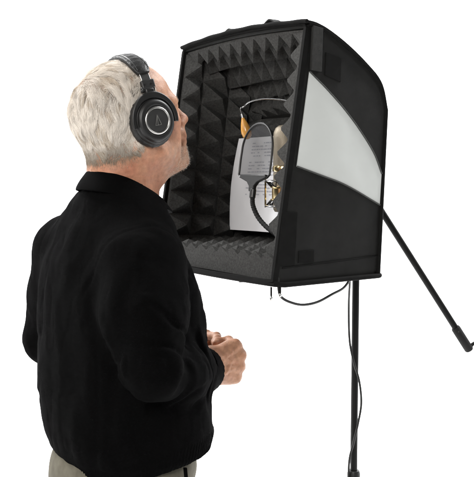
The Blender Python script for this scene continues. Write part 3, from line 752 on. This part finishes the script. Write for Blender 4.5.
# ------------------------------------------------------------------ headphones (modelled in the head's own axes)
def build_headphones():
    hp = thing('headphones', 'black over-ear studio headphones with a silver ring on the ear cup, worn by the man', 'headphones', tuple(H(0, 0, 0)))
    # padded headband
    def arc(t, dr=0.0): return Vector((.004 + .006 * math.sin(t), (.0885 + dr) * math.cos(t), .050 + (.0715 + dr) * math.sin(t)))
    def band(t0, t1, w, lo, hi, name, material, parent, n=40, puff=.0, taper=True, bevel=.0015):
        G = []; G2 = []
        for i in range(n + 1):
            t = t0 + (t1 - t0) * i / n; e = min(i, n - i) / n; ww = w * (1 - (.35 * (1 - min(1, e * 6)) ** 2 if taper else 0)); r1 = []; r2 = []
            for j in range(9):
                s = -1 + 2 * j / 8; b = puff * (1 - s * s)
                p = arc(t, hi + b + .0006 * math.sin(i * 2.1) * (puff > 0)); p.x += s * ww; r1.append(p); q = arc(t, lo - b * .6); q.x += s * ww; r2.append(q)
            G.append(r1); G2.append(r2)
        return MB(HX).sheet(G, G2).build(name, material, parent, bevel=bevel)
    hb = band(R(30), R(150), .0185, .0, .0075, 'headband', M['leather'], hp, puff=.0035)
    for k in (-1, 1):   # stitched edges of the pad
        pts = []
        for i in range(41):
            p = arc(R(34) + R(112) * i / 40, .0098); p.x += k * .0125; pts.append(p)
        MB(HX).tube(pts, .0007, 6).build('stitching', M['plastic2'], hb)
    for s in (-1, 1):
        mir = lambda v: Vector((v[0], v[1] * (-s) * -1 if s == 1 else v[1] * -1 * 1, v[2]))
        def Y(x, y, z): return Vector((x, s * y, z))
        # metal slider and hinge
        def ar(t, dr): p = arc(t, dr); p.y = s * abs(p.y); return p
        G = []; G2 = []
        for i in range(8):
            t = R(12) + R(22) * i / 7; g = [ar(t, .0055) + Vector((x, 0, 0)) for x in (-.0095, 0, .0095)]; G.append(g); G2.append([ar(t, .0030) + Vector((x, 0, 0)) for x in (-.0095, 0, .0095)])
        MB(HX).sheet(G, G2).build('slider', M['chrome'], hp, bevel=.0006)
        c = ar(R(13), .0045); tx = (ar(R(17), .0045) - ar(R(9), .0045)).normalized(); ny = Vector((1, 0, 0)).cross(tx)
        hg = MB(HX).box(c, Vector((.0135, 0, 0)), tx * .0085, ny * .0055).build('hinge', M['plastic'], hp, bevel=.0022, seg=3)
        for dx in (-.007, .007):
            MB(HX).lathe([(.0018, 0), (.0018, .0012), (.0008, .0012)], c + Vector((dx, 0, 0)) + (ny if ny.y * s > 0 else -ny) * .0050, (ny if ny.y * s > 0 else -ny), 14).build('screw', M['plastic2'], hg)
        j0 = Y(.002, .0940, .0585)
        MB(HX).tube([j0 + Vector((-.0135, 0, 0)), j0 + Vector((.0135, 0, 0))], .0052, 16).build('swivel', M['plastic2'], hp, bevel=.001)
        MB(HX).tube([j0 + Vector((-.0165, 0, 0)), j0 + Vector((-.0137, 0, 0))], .0034, 12).build('pivot_cap', M['chrome'], hp)
        # fork round the cup
        cc = Y(.002, .1000, .0); pts = []; rr = []
        for i in range(25):
            a = R(-12) + R(204) * i / 24; pts.append(cc + Vector((.0445 * math.cos(a), 0, .0475 * math.sin(a))))
        G = []
        for i, p in enumerate(pts):
            rad = (p - cc).normalized(); wv = .0042 + .0022 * math.exp(-((i - 12) / 4) ** 2); h = .0042
            G.append([p + rad * wv + Y(0, h, 0), p - rad * wv + Y(0, h, 0), p - rad * wv - Y(0, h, 0), p + rad * wv - Y(0, h, 0)])
        m = MB(HX); V = [p for r_ in G for p in r_]; Fc = []
        for i in range(len(G) - 1):
            for j in range(4): Fc.append((i * 4 + j, i * 4 + (j + 1) % 4, (i + 1) * 4 + (j + 1) % 4, (i + 1) * 4 + j))
        Fc += [(0, 1, 2, 3), tuple(len(V) - 4 + j for j in range(4))]; m.add(V, Fc); m.build('fork', M['plastic'], hp, bevel=.0015)
        MB(HX).box(Y(.002, .0985, .052), Vector((.0085, 0, 0)), Y(0, .0050, 0), Vector((0, 0, .0080))).build('fork_neck', M['plastic'], hp, bevel=.002)
        # cup
        ax = Y(0, 1, 0); o = Y(.002, 0, -.001)
        MB(HX).lathe([(.030, .070), (.043, .0715), (.0475, .077), (.0485, .084), (.0470, .0905), (.044, .0930), (.030, .0930)], o, ax, 72, ref=(0, 0, 1), sx=1.04, sy=.92,
                   wob=lambda a, h: .010 * math.sin(a * 26) + .004 * math.sin(a * 9)).build('cushion', M['leather'], hp)
        cup = MB(HX).lathe([(.030, .0915), (.0420, .0920), (.0432, .0945), (.0432, .0985), (.0415, .1010), (.0395, .1016), (.0385, .1062), (.0365, .1088), (.0335, .1098), (.0300, .1102), (.0285, .1100), (.0275, .1086), (.004, .1086)], o, ax, 64, ref=(0, 0, 1), sx=1.03, sy=.95).build('ear_cup', M['plastic'], hp, sharp=50)
        MB(HX).lathe([(.0218, .1080), (.0222, .1106), (.0232, .1115), (.0246, .1115), (.0257, .1107), (.0262, .1080)], o, ax, 64).build('ring', M['satin'], cup)
        MB(HX).lathe([(.0216, .1075), (.0214, .1100), (.0200, .1104), (.0120, .1100), (.003, .1099)], o, ax, 64).build('cup_face', M['cupface'], cup)
        # emblem: an outlined tall triangle with a short inner stroke
        def em(u, v): return o + Vector((-u * s * -1, 0, v)) + Y(0, .1106, 0)
        eb = MB(HX)
        for (p, q) in (((-.0062, -.0085), (-.0005, .0105)), ((-.0005, .0105), (.0062, -.0085)), ((-.0062, -.0085), (.0062, -.0085)), ((-.0005, .0105), (.0012, -.0085))):
            a, b2 = em(*p), em(*q); d = (b2 - a); L = d.length; d.normalize(); eb.box((a + b2) / 2, d * (L / 2 + .0004), Y(0, .0004, 0), d.cross(Vector((0, 1, 0))) * .00042)
        eb.build('emblem', M['emblem'], cup, smooth=False)
build_headphones()

# ------------------------------------------------------------------ the vocal booth
BW = Vector((-.574, .819, 0)).normalized(); BN = Vector((BW.y, -BW.x, 0)); BZ = Vector((0, 0, 1))
BO = Vector((.0795, 1.85, 1.279))
WID = .50
def B(w, n, z): return BO + BW * w + BN * n + BZ * z
TOP = spline([(.088, 0, .546), (.128, 0, .540), (.195, 0, .508), (.262, 0, .464), (.300, 0, .428), (.318, 0, .372)], 6)
def topc(i):
    i = max(0.0, min(1.0, i)) * (len(TOP) - 1); k = min(int(i), len(TOP) - 2); p = TOP[k].lerp(TOP[k + 1], i - k); return p.x, p.z
def side(i, q):
    """(n, z) on a side wall: i from the mouth to the back, q from the floor to the roof"""
    n1, z1 = topc(i); n0 = .30 * (i ** .9); return n0 + (n1 - n0) * q, z1 * q
def bulge(n, z):
    nf = .088 * z / .548; s = max(0, min(1, (n - nf) / .28)); t = max(0, min(1, z / .50)); e = min(1, 5 * s * (1 - s)) * min(1, 6 * t * (1 - t) + .15)
    return .007 * math.sin(PI * s) * math.sin(PI * t) + e * (.0016 * float(vnoise(np.array([[n * 13, z * 13, 4.4]]), 71)[0]) + .0007 * float(vnoise(np.array([[n * 34 + z * 12, z * 34, 9.4]]), 72)[0]))

booth = thing('vocal_booth', 'black fabric vocal booth lined with foam pyramids, silver patch on its side', 'vocal booth', tuple(B(.25, .15, 0)))

def build_shell():
    th = .007
    for w, s in ((0, -1), (WID, 1)):
        G = []; G2 = []
        for i in range(25):
            r1 = []; r2 = []
            for j in range(25):
                n, z = side(i / 24, j / 24); b = bulge(n, z); r1.append(B(w + s * b, n, z)); r2.append(B(w - s * (th - b), n, z))
            G.append(r1); G2.append(r2)
        sp = MB().sheet(G, G2).build('side_panel', M['nylon'], booth)
        # bindings along its edges
        pr = [B(w, *topc(i / 30)[:1], topc(i / 30)[1]) for i in range(31)]
        lo = [B(w, side(i / 12, 0)[0], 0) for i in range(13)]; bk = [B(w, side(1, j / 12)[0], side(1, j / 12)[1]) for j in range(13)]
        MB().tube(pr + bk[::-1][1:], .0055, 10).build('edge_binding', M['binding'], sp)
        if s == -1:
            # shallow seam above the floor
            MB().tube([B(-.001 - bulge(n, z), n, z) for n, z in [(.02 + .28 * i / 14, .030 + .010 * i / 14) for i in range(15)]], .0016, 6).build('seam', M['binding'], sp)
            # silver patch
            Lo = spline([(.056, .245, 0), (.12, .2255, 0), (.181, .207, 0), (.245, .181, 0), (.3005, .157, 0)], 6); Up = spline([(.0900, .446, 0), (.138, .409, 0), (.182, .372, 0), (.226, .331, 0), (.274, .278, 0), (.3040, .228, 0)], 6)
            G = []; G2 = []
            def at(P, t): t *= len(P) - 1; k = min(int(t), len(P) - 2); return P[k].lerp(P[k + 1], t - k)
            for i in range(29):
                a, b = at(Lo, i / 28), at(Up, i / 28); r1 = []; r2 = []
                for j in range(15):
                    p = a.lerp(b, j / 14); o = bulge(p.x, p.y); r1.append(B(-.0022 - o, p.x, p.y)); r2.append(B(.002 - o, p.x, p.y))
                G.append(r1); G2.append(r2)
            sv = MB().sheet(G, G2).build('silver_patch', M['silver'], sp)
            for P in (Lo, Up):
                MB().tube([B(-.0026 - bulge(p.x, p.y), p.x, p.y) for p in P], .0019, 8).build('piping', M['grey_piping'], sv)
            # hook-and-loop strap over the top corner and a patch beside it
            def flat(poly, off, name, m, thick=.0025, nn=10):
                G = []; G2 = []
                (a, b, c, d) = [Vector((*p, 0)) for p in poly]
                for i in range(nn + 1):
                    e, f_ = a.lerp(d, i / nn), b.lerp(c, i / nn); r1 = []; r2 = []
                    for j in range(5):
                        p = e.lerp(f_, j / 4); o = bulge(p.x, p.y); r1.append(B(-off - thick - o, p.x, p.y)); r2.append(B(-off + .002 - o, p.x, p.y))
                    G.append(r1); G2.append(r2)
                return MB().sheet(G, G2).build(name, m, sp, bevel=.0008)
            flat([(.0965, .543), (.1240, .539), (.1200, .447), (.0915, .449)], .001, 'strap', M['web'], .0055)
            flat([(.136, .490), (.180, .480), (.176, .428), (.132, .440)], .000, 'hook_patch', M['binding'], .0018)
            flat([(.018, .150), (.058, .147), (.052, .034), (.004, .034)], .000, 'hook_patch', M['binding'], .0018)
            flat([(.062, .064), (.105, .064), (.105, .038), (.062, .038)], .000, 'hook_patch', M['binding'], .0018)
    # roof and back in one bent panel; floor
    Cv = [topc(i / 28) for i in range(29)]
    G = [[B(.0015 + (WID - .003) * j / 20, n, z + .011 * math.sin(PI * j / 20)) for j in range(21)] for n, z in Cv]; G2 = [[B(.0015 + (WID - .003) * j / 20, n - .004, z - .008 + .008 * math.sin(PI * j / 20)) for j in range(21)] for n, z in Cv]
    rp = MB().sheet(G, G2).build('roof_panel', M['nylon'], booth)
    # flap that lies over the roof, its front lip proud of the mouth
    G = []; G2 = []
    for i in range(22):
        t = i / 21; n, z = topc(t * .97); n -= .010 * (1 - t); r1 = []; r2 = []
        for j in range(29):
            s = j / 28; w = -.006 + (WID + .006) * s; k = .004 * float(vnoise(np.array([[s * 9, t * 4, 1.7]]), 70)[0])
            lift = .0055 + .013 * math.sin(PI * s) + k * .45; r1.append(B(w, n, z + lift)); r2.append(B(w, n, z + lift - .006))
        G.append(r1); G2.append(r2)
    fl = MB().sheet(G, G2).build('roof_flap', M['binding'], rp)
    pts = [g for g in (B(-.006 + (WID + .006) * j / 28, .079, .548 + .002 + .013 * math.sin(PI * j / 28) + .0007 * math.sin(j * 1.3)) for j in range(29))]
    MB().tube(pts, .0046, 8).build('flap_hem', M['binding'], fl)
    for w0, h, l in ((.14, .005, .05), (.30, .004, .05)):     # webbing loops standing off the flap
        P = spline([B(w0 - l / 2, .10, 0.563), B(w0 - l / 4, .10, 0.568 + h * .5), B(w0, .10, 0.570 + h), B(w0 + l / 4, .10, 0.568 + h * .5), B(w0 + l / 2, .10, 0.563)], 5)
        G = [[p - BN * .012, p + BN * .012] for p in P]; G2 = [[p - BN * .012 - BZ * .003, p + BN * .012 - BZ * .003] for p in P]
        MB().sheet(G, G2).build('webbing_loop', M['web'], rp)
    bk = [side(1, j / 20) for j in range(21)]
    G = [[B(.0015 + (WID - .003) * j / 12, n + .001, z) for j in range(13)] for n, z in bk]; G2 = [[B(.0015 + (WID - .003) * j / 12, n - .006, z) for j in range(13)] for n, z in bk]
    MB().sheet(G, G2).build('back_panel', M['nylon'], booth)
    fn = [.001 + .298 * i / 12 for i in range(13)]
    sag = lambda j: -.003 * math.sin(PI * j / 20)
    G = [[B(WID * j / 20, n, -.004 + sag(j)) for j in range(21)] for n in fn]; G2 = [[B(WID * j / 20, n, .004 + sag(j)) for j in range(21)] for n in fn]
    fp = MB().sheet(G, G2).build('floor_panel', M['nylon'], booth)
    ring = [B(WID * j / 20, -.001, -.003 + sag(j)) for j in range(20, -1, -1)] + [B(-.003, n, -.006) for n in fn[1:]] + [B(WID * j / 20, .306, -.006 + sag(j)) for j in range(0, 21)] + [B(WID + .003, n, -.006) for n in fn[1:-1]]
    MB().tube(ring, .0060, 10, closed=True).build('floor_binding', M['binding'], fp)
    # binding round the mouth
    def fr(z): return .088 * z / .548
    P = [B(.004, fr(z) - .001, z) for z in np.linspace(.004, .536, 16)] + [B(.010, fr(.546) - .001, .546)] + [B(.5 * i / 16, fr(.549) - .001, .549 + .009 * math.sin(PI * i / 16)) for i in range(1, 16)] + [B(WID - .010, fr(.546) - .001, .546)] + [B(WID - .004, fr(z) - .001, z) for z in np.linspace(.536, .004, 16)] + [B(WID * (1 - i / 16), -.001, .001 - .003 * math.sin(PI * i / 16)) for i in range(1, 16)]
    G = []
    m = MB(); k = len(P); V = []; Fc = []
    for i in range(k):
        t = (P[(i + 1) % k] - P[i - 1]).normalized(); nf = (BN * .548 - BZ * .088).normalized(); inw = nf.cross(t).normalized()
        for (a, b) in ((-.005, -.005), (.0035, -.005), (.0050, -.002), (.0040, .003), (-.006, .008)): V.append(P[i] + inw * a * -1 + nf * b)
    for i in range(k):
        for j in range(5): Fc.append((i * 5 + j, i * 5 + (j + 1) % 5, ((i + 1) % k) * 5 + (j + 1) % 5, ((i + 1) % k) * 5 + j))
    m.add(V, Fc); m.build('mouth_binding', M['binding'], booth, bevel=0)
    # zip pulls below the near corner
    for w, n, l in ((.012, .000, .020), (-.004, .012, .012)):
        p = B(w, n, -.010); zp = MB().box(p - BZ * l / 2, BW * .0022, BN * .0012, BZ * l / 2).build('zip_pull', M['binding'], booth, bevel=.0006)
        MB().lathe([(.0012, 0), (.0030, .002), (.0032, .006), (.0015, .009)], p - BZ * l, (0, 0, -1), 12).build('pull_tip', M['chrome'], zp)

def foam(name, S, Nf, nu, nv, base, hp, phu=0.0, phv=0.0, res=8, seed=0):
    """pyramid foam laid on S(u,v); Nf(u,v) points into the booth. phu/phv shift the pyramids so that an edge cuts them"""
    g = np.random.default_rng(seed); iu, iv = nu * res + 1, nv * res + 1; G = []; B0 = []
    jit = g.normal(1, .06, (nu + 2, nv + 2)); jx = g.normal(0, .05, (nu + 2, nv + 2, 2))
    for i in range(iu):
        r1 = []; r0 = []
        for j in range(iv):
            U = i / res + phu; Vv = j / res + phv; cu, cv = int(math.floor(U + 1e-6)), int(math.floor(Vv + 1e-6)); a = 2 * (U - cu) - 1; b = 2 * (Vv - cv) - 1
            h = max(0, 1 - min(1, (abs(a) ** 22 + abs(b) ** 22) ** (1 / 22))); k = jit[cu % (nu + 2), cv % (nv + 2)]; h = h * k; h = h - .10 * h * (1 - h)
            h = h if h < .88 else .88 + (h - .88) * .6
            p = S(i / (iu - 1), j / (iv - 1)); nn = Nf(i / (iu - 1), j / (iv - 1)); lean = jx[cu % (nu + 2), cv % (nv + 2)] * h
            e = .00035 * float(g.normal()); r1.append(p + nn * (base + hp * h + e)); r0.append(p)
        G.append(r1); B0.append(r0)
    I, J = iu, iv; V = [p for r in G for p in r]; o = len(V); V += [p for r in B0 for p in r]; Fc = []
    for i in range(I - 1):
        for j in range(J - 1):
            a, b, c, d = i * J + j, (i + 1) * J + j, (i + 1) * J + j + 1, i * J + j + 1
            su = ((i + .5) / res + phu) % 1 - .5; sv = ((j + .5) / res + phv) % 1 - .5
            Fc += [(a, b, c), (a, c, d)] if su * sv > 0 else [(a, b, d), (b, c, d)]
    Fc += [(o + i * J + j, o + i * J + j + 1, o + (i + 1) * J + j + 1, o + (i + 1) * J + j) for i in range(I - 1) for j in range(J - 1)]
    for i in range(I - 1):
        Fc.append((i * J, o + i * J, o + (i + 1) * J, (i + 1) * J)); e = J - 1; Fc.append((i * J + e, (i + 1) * J + e, o + (i + 1) * J + e, o + i * J + e))
    for j in range(J - 1):
        Fc.append((j, j + 1, o + j + 1, o + j)); a = (I - 1) * J; Fc.append((a + j, o + a + j, o + a + j + 1, a + j + 1))
    m = MB(); m.add(V, Fc); return m.build(name, M['foam'], booth, smooth=False)

def line_foams():
    t = .0085; fo = .001
    def wall(w):
        def S(u, v):
            n, z = side(.006 + .944 * u, .018 + .955 * v); return B(w, n + fo * (1 - u), z)
        return S
    foam('wall_foam', wall(WID - t), lambda u, v: -BW, 4, 9, .009, .038, 0, 0, seed=1)
    foam('wall_foam', wall(t), lambda u, v: BW, 5, 10, .012, .036, .5, .42, seed=2)
    def roof(u, v):
        n, z = topc(.004 + .95 * u); return B(.012 + (WID - .024) * v, n + .0025, z - .010 + .009 * math.sin(PI * v))
    def rn(u, v):
        n1, z1 = topc(.004 + .95 * u + .04); n0, z0 = topc(.004 + .95 * u - .04); d = (BN * (n1 - n0) + BZ * (z1 - z0)).normalized(); q = d.cross(BW); return q if q.z < 0 else -q
    foam('roof_foam', roof, rn, 5, 10, .006, .035, 0, 0, seed=3)
    foam('floor_foam', lambda u, v: B(.011 + (WID - .022) * v, .0035 + .284 * u, .0035), lambda u, v: BZ, 6, 11, .045, .014, .5, 0, seed=4)
    foam('back_foam', lambda u, v: B(.013 + (WID - .026) * u, side(1, .02 + .975 * v)[0] - .009, side(1, .02 + .975 * v)[1]), lambda u, v: -BN, 9, 7, .020, .042, 0, 0, seed=5)
build_shell(); line_foams()

# ------------------------------------------------------------------ inside the booth
def build_sheet():
    G = []; G2 = []
    for i in range(13):
        r1 = []; r2 = []
        for j in range(13):
            u, v = i / 12, j / 12; n = .196 + .030 * v - .010 * math.sin(PI * v) + .004 * math.sin(PI * u); p = B(.452 - .216 * u, n, .078 + .240 * v + .004 * u); r1.append(p); r2.append(p + BN * .0006)
        G.append(r1); G2.append(r2)
    o = MB().sheet(G, G2).build('script_sheet', M['paper']); tag(o, 'white printed script sheet leaning against the foam inside the booth', 'paper')
    ink = MB(); g = random.Random(5)
    def P(u, v): n = .196 + .030 * v - .010 * math.sin(PI * v) + .004 * math.sin(PI * u); return B(.452 - .216 * u, n - .0012, .078 + .240 * v + .004 * u)
    for r in range(17):
        v = .93 - r * .034; u = .30
        while u < .93:
            l = g.uniform(.02, .075); e = min(u + l, .95)
            if g.random() < .8 and not (r in (5, 11)): ink.add([P(u, v), P(e, v), P(e, v + .011), P(u, v + .011)], [(0, 1, 2, 3)])
            u = e + .014
    ink.build('print_lines', M['ink'], o, smooth=False, recalc=False)
build_sheet()

MICP = (.209, .185)
def build_mic():
    w, n = MICP; c = B(w, n, 0)
    mic = thing('microphone', 'champagne coloured studio microphone with brass rings, half hidden by the booth wall', 'microphone', tuple(B(w, n, .17)))
    MB().lathe([(.010, .245), (.0235, .246), (.0245, .249), (.0245, .312), (.0235, .325), (.019, .336), (.011, .342), (.002, .344)], c, BZ, 40).build('grille', M['champ'], mic)
    MB().lathe([(.012, .232), (.0255, .2325), (.0262, .235), (.0262, .243), (.0255, .2455), (.012, .246)], c, BZ, 40).build('ring', M['brass'], mic)
    MB().lathe([(.008, .135), (.020, .136), (.0235, .142), (.0240, .150), (.0240, .231), (.012, .232)], c, BZ, 40).build('microphone_body', M['champ'], mic)
    sm = thing('shock_mount', 'brass and black elastic shock mount cradling the champagne microphone', 'shock mount', tuple(B(w, n, .15)))
    MB().lathe([(.022, .166), (.0265, .1665), (.0272, .170), (.0272, .190), (.0265, .1935), (.022, .194)], c, BZ, 40).build('clamp_band', M['brass'], sm)
    def circ(r, z, k=36): return [c + BZ * z + (BW * math.cos(2 * PI * i / k) + BN * math.sin(2 * PI * i / k)) * r for i in range(k)]
    for z in (.165, .195): MB().tube(circ(.029, z), .0024, 8, closed=True).build('inner_ring', M['brass'], sm)
    for z in (.150, .210): MB().tube(circ(.043, z), .0022, 8, closed=True).build('outer_ring', M['steelwire'], sm)
    el = MB(); e2 = MB()
    for k in range(12):
        a = 2 * PI * k / 12; b = 2 * PI * (k + .5) / 12; D = lambda q, r, z: c + BZ * z + (BW * math.cos(q) + BN * math.sin(q)) * r
        el.tube([D(a, .043, .210), D(b, .029, .195)], .0013, 6); el.tube([D(b, .029, .195), D(a + 2 * PI / 12, .043, .210)], .0013, 6)
        e2.tube([D(a, .043, .150), D(b, .029, .165)], .0013, 6); e2.tube([D(b, .029, .165), D(a + 2 * PI / 12, .043, .150)], .0013, 6)
    el.build('elastic', M['rubber'], sm); e2.build('elastic', M['rubber'], sm)
    for k in range(4):
        a = 2 * PI * (k + .5) / 4; d = BW * math.cos(a) + BN * math.sin(a); MB().tube([c + d * .043 + BZ * .146, c + d * .043 + BZ * .214], .0022, 8).build('upright', M['brass'], sm)
    MB().lathe([(.0, .0), (.013, .001), (.014, .004), (.014, .022), (.013, .025), (.0, .026)], c + BN * .045 + BZ * .180, BN, 24).build('mount_knuckle', M['brass'], sm)
build_mic()

def build_pop():
    c = B(.214, .110, .283)
    pop = thing('pop_filter', 'black hooped pop filter with sheer mesh on a curved black gooseneck, before the microphone', 'pop filter', tuple(B(.214, .11, .15)))
    a_, h = .060, .064; nf = BN * .97 - BZ * .14; nf.normalize(); up = (BZ - nf * BZ.dot(nf)).normalized(); wd = up.cross(nf).normalized()
    # wd points along +/- BW: arch on top, straight sides, flat foot
    out = [c + wd * (a_ * math.cos(t)) + up * (h * math.sin(t)) for t in np.linspace(0, PI, 25)] 
    out += [c - wd * a_ * 1.02 - up * k for k in (.02, .04, .058)] + [c - wd * a_ * .9 - up * .064, c - up * .066, c + wd * a_ * .9 - up * .064] + [c + wd * a_ * 1.02 - up * k for k in (.058, .04, .02)]
    hoop = MB().tube(out, .0026, 8, closed=True).build('hoop', M['plastic2'], pop)
    cen = c - up * .005; m = MB(); k = len(out); m.add([cen + nf * .0008] + [p + nf * .0008 for p in out] + [cen - nf * .0008] + [p - nf * .0008 for p in out], [(0, 1 + i, 1 + (i + 1) % k) for i in range(k)])
    m.v = m.v[:k + 1]; m.build('mesh_screen', M['mesh'], pop, recalc=False)
    foot = [(-.050, -.058), (.050, -.058), (.052, -.066), (.020, -.076), (.010, -.086), (.009, -.098), (-.009, -.098), (-.010, -.086), (-.020, -.076), (-.052, -.066)]
    mb = MB(); q = [c + wd * x + up * y for x, y in foot]; kk = len(q); mb.add([p + nf * .005 for p in q] + [p - nf * .005 for p in q], [tuple(range(kk)), tuple(range(2 * kk - 1, kk - 1, -1))] + [(i, (i + 1) % kk, kk + (i + 1) % kk, kk + i) for i in range(kk)])
    mb.build('hoop_holder', M['plastic'], pop, bevel=.002)
    b = c - up * .098 + BZ * 0
    MB().lathe([(.0, 0), (.0075, .0005), (.0075, .020), (.0055, .022), (0, .022)], b - BW * .004 + up * .006, -up, 16).build('ferrule', M['plastic2'], pop, bevel=.0006)
    g0 = b - BW * .004 - up * .012
    P = spline([g0, g0 - BZ * .022 - BW * .003, g0 - BZ * .050 - BW * .020 + BN * .004, g0 - BZ * .074 - BW * .052 + BN * .010, g0 - BZ * .090 - BW * .090 + BN * .018, g0 - BZ * .092 - BW * .118 + BN * .04, g0 - BZ * .08 - BW * .12 + BN * .09], 14)
    rr = [.0056 + .0005 * math.sin(i * 2.2) for i in range(len(P))]
    MB().tube(P, rr, 12).build('gooseneck', M['rubber'], pop)
build_pop()

def build_lamp():
    lamp = thing('reading_lamp', 'small amber teardrop lamp hanging from a thin silver wire arm inside the booth', 'lamp', tuple(B(.30, .16, .36)))
    top = B(.300, .130, .364)
    tip = top - BZ * .052 + BN * .012 + BW * -.006
    ax = (tip - top).normalized(); L = (tip - top).length
    MB().lathe([(.0, 0), (.003, .0), (.0042, .004), (.008, .014), (.0118, .028), (.0128, .037), (.0112, .047), (.006, .0535), (.0, .0550)], top, ax, 28).build('lamp_head', M['amber'], lamp)
    MB().lathe([(0, 0), (.0030, .0005), (.0034, .010), (0, .0105)], top - ax * .009, ax, 14).build('lamp_collar', M['steelwire'], lamp)
    P = spline([top - ax * .008, top - ax * .020 + BZ * .002, B(.297, .131, .390), B(.283, .134, .3985), B(.258, .138, .403), B(.218, .142, .404), B(.155, .146, .397), B(.095, .15, .382), B(.062, .15, .372)], 10)
    MB().tube(P, .0016, 8).build('wire_arm', M['steelwire'], lamp)
    MB().box(B(.056, .15, .369), BW * .010, BN * .008, BZ * .006).build('clip', M['plastic2'], lamp, bevel=.002)
build_lamp()

# ------------------------------------------------------------------ microphone stand and cables
def build_stand():
    px, py = .318, 2.345
    st = thing('microphone_stand', 'thin black microphone boom stand standing behind the booth', 'mic stand', (px, py, 0))
    MB().tube([(px, py, .12), (px, py, .69)], .0125, 20).build('lower_tube', M['pole'], st)
    MB().tube([(px, py, .66), (px, py, 1.53)], .0098, 20).build('pole', M['pole'], st)
    MB().lathe([(.0, -.03), (.017, -.03), (.018, -.026), (.018, .026), (.015, .034), (0, .034)], (px, py, .665), BZ, 24).build('clutch', M['plastic'], st)
    for k in range(3):
        a = R(20 + 120 * k); d = Vector((math.cos(a), math.sin(a), 0)); p = Vector((px, py, 0))
        lg = MB().tube([p + BZ * .20, p + d * .15 + BZ * .10, p + d * .32 + BZ * .012], .0075, 12).build('leg', M['pole'], st)
        MB().tube([p + d * .30 + BZ * .0205, p + d * .335 + BZ * .0105], .0105, 12).build('rubber_foot', M['rubber'], lg)
    piv = Vector((px - .012, py - .01, 1.524)); end = Vector((.640, 2.395, 1.020))
    # boom: the free end slopes down behind the booth
    d = (end - piv).normalized()
    MB().lathe([(0, -.02), (.016, -.02), (.02, -.012), (.02, .012), (.016, .02), (0, .02)], piv, BN.cross(BZ), 24).build('boom_clutch', M['plastic'], st)
    MB().tube([piv - d * .03, end - d * .075], .0088, 18).build('boom', M['pole'], st)
    gp = MB().tube([end - d * .078, end - d * .074, end - d * .004, end], [.0110, .0125, .0125, .0105], 20).build('boom_grip', M['rubber'], st)
    MB().lathe([(0, 0), (.0022, .0), (.0022, .0012), (0, .0012)], end - d * .066 - Vector((.0, .0122, 0)), (0, -1, .2), 12).build('rivet', M['chrome'], gp)
    hk = (d.cross(Vector((0, 1, 0)))).normalized(); hk = hk if hk.x > 0 else -hk
    MB().tube([end - d * .006, end - d * .010 + hk * .016, end - d * .010 + hk * .026], [.005, .005, .0042], 12).build('end_knob', M['rubber'], gp)
    # arm that goes through the back of the booth to the shock mount, and the shelf under the booth
    w, n = MICP
    q = B(w, n, .180) + BN * .071
    MB().tube([piv, Vector((px - .03, py - .03, 1.50)), B(w, .33, .185), q - BN * .002], .0070, 14).build('mount_arm', M['pole'], st)
    MB().tube([(px, py, 1.235), B(.16, .30, -.020), B(.2, .05, -.0200)], .005, 12).build('shelf_arm', M['pole'], st)
build_stand()

def build_cables():
    o = MB().tube(spline([B(.002, .010, .01), B(.000, .012, -.02), (.0945, 1.868, 1.246), (.112, 1.880, 1.234), (.142, 1.905, 1.2235), (.178, 1.94, 1.224), (.216, 1.99, 1.234), (.252, 2.05, 1.243), (.280, 2.12, 1.268), (.292, 2.18, 1.29)], 8), .0030, 10).build('audio_cable', M['cable'])
    tag(o, 'black cable drooping in a loop under the booth floor', 'cable')
    px, py = .318, 2.345
    P = spline([(px - .03, py - .12, 1.262), (px - .026, py - .075, 1.22), (px - .022, py - .03, 1.15), (px - .017, py - .016, 1.06), (px - .005, py - .017, 1.00), (px + .010, py - .016, .95), (px + .016, py - .017, .89), (px + .008, py - .018, .835), (px - .004, py - .018, .78), (px - .015, py - .014, .72), (px - .012, py - .016, .6), (px + .006, py - .017, .45), (px + .012, py - .015, .30), (px + .03, py - .05, .06), (px + .10, py - .1, .005), (px + .4, py + .05, .005)], 8)
    o = MB().tube(P, .0030, 10).build('audio_cable', M['cable']); tag(o, 'black cable winding down round the pole of the microphone stand', 'cable')
build_cables()

# ------------------------------------------------------------------ light
def area(name, loc, tgt, size, power, col=(1, 1, 1), sy=None):
    l = bpy.data.lights.new(name, 'AREA'); l.energy = power; l.color = col; l.size = size
    if sy: l.shape = 'RECTANGLE'; l.size_y = sy
    o = bpy.data.objects.new(name, l); COL.objects.link(o); o.location = loc
    o.rotation_euler = (Vector(tgt) - Vector(loc)).to_track_quat('-Z', 'Y').to_euler(); return o
area('key_softbox', (-.55, -.45, 2.15), (-.05, 1.9, 1.4), .8, 44, (1, .97, .93))
area('side_softbox', (-2.2, .6, 2.6), (-.2, 1.8, 1.4), .9, 26, (1, .97, .93))
area('backdrop_lamp', (-2.6, 3.4, 4.6), (-1.0, 6.6, 1.2), 2.0, 520, (1, 1, 1), 1.0)
area('backdrop_lamp', (2.6, 3.4, 4.6), (1.0, 6.6, 1.2), 2.0, 520, (1, 1, 1), 1.0)
area('backdrop_lamp', (-6.5, 3.2, 4.6), (-6.5, 6.6, 1.2), 2.0, 460, (1, 1, 1), 1.0)
area('backdrop_lamp', (6.5, 3.2, 4.6), (6.5, 6.6, 1.2), 2.0, 460, (1, 1, 1), 1.0)

w = bpy.data.worlds.new('World'); SC.world = w; w.use_nodes = True
bg = w.node_tree.nodes['Background']; bg.inputs['Color'].default_value = (1, 1, 1, 1); bg.inputs['Strength'].default_value = .05
SC.view_settings.view_transform = 'Standard'; SC.view_settings.look = 'None'; SC.view_settings.gamma = 1; SC.view_settings.exposure = 0
SC.cycles.use_denoising = True
SC.cycles.max_bounces = 8
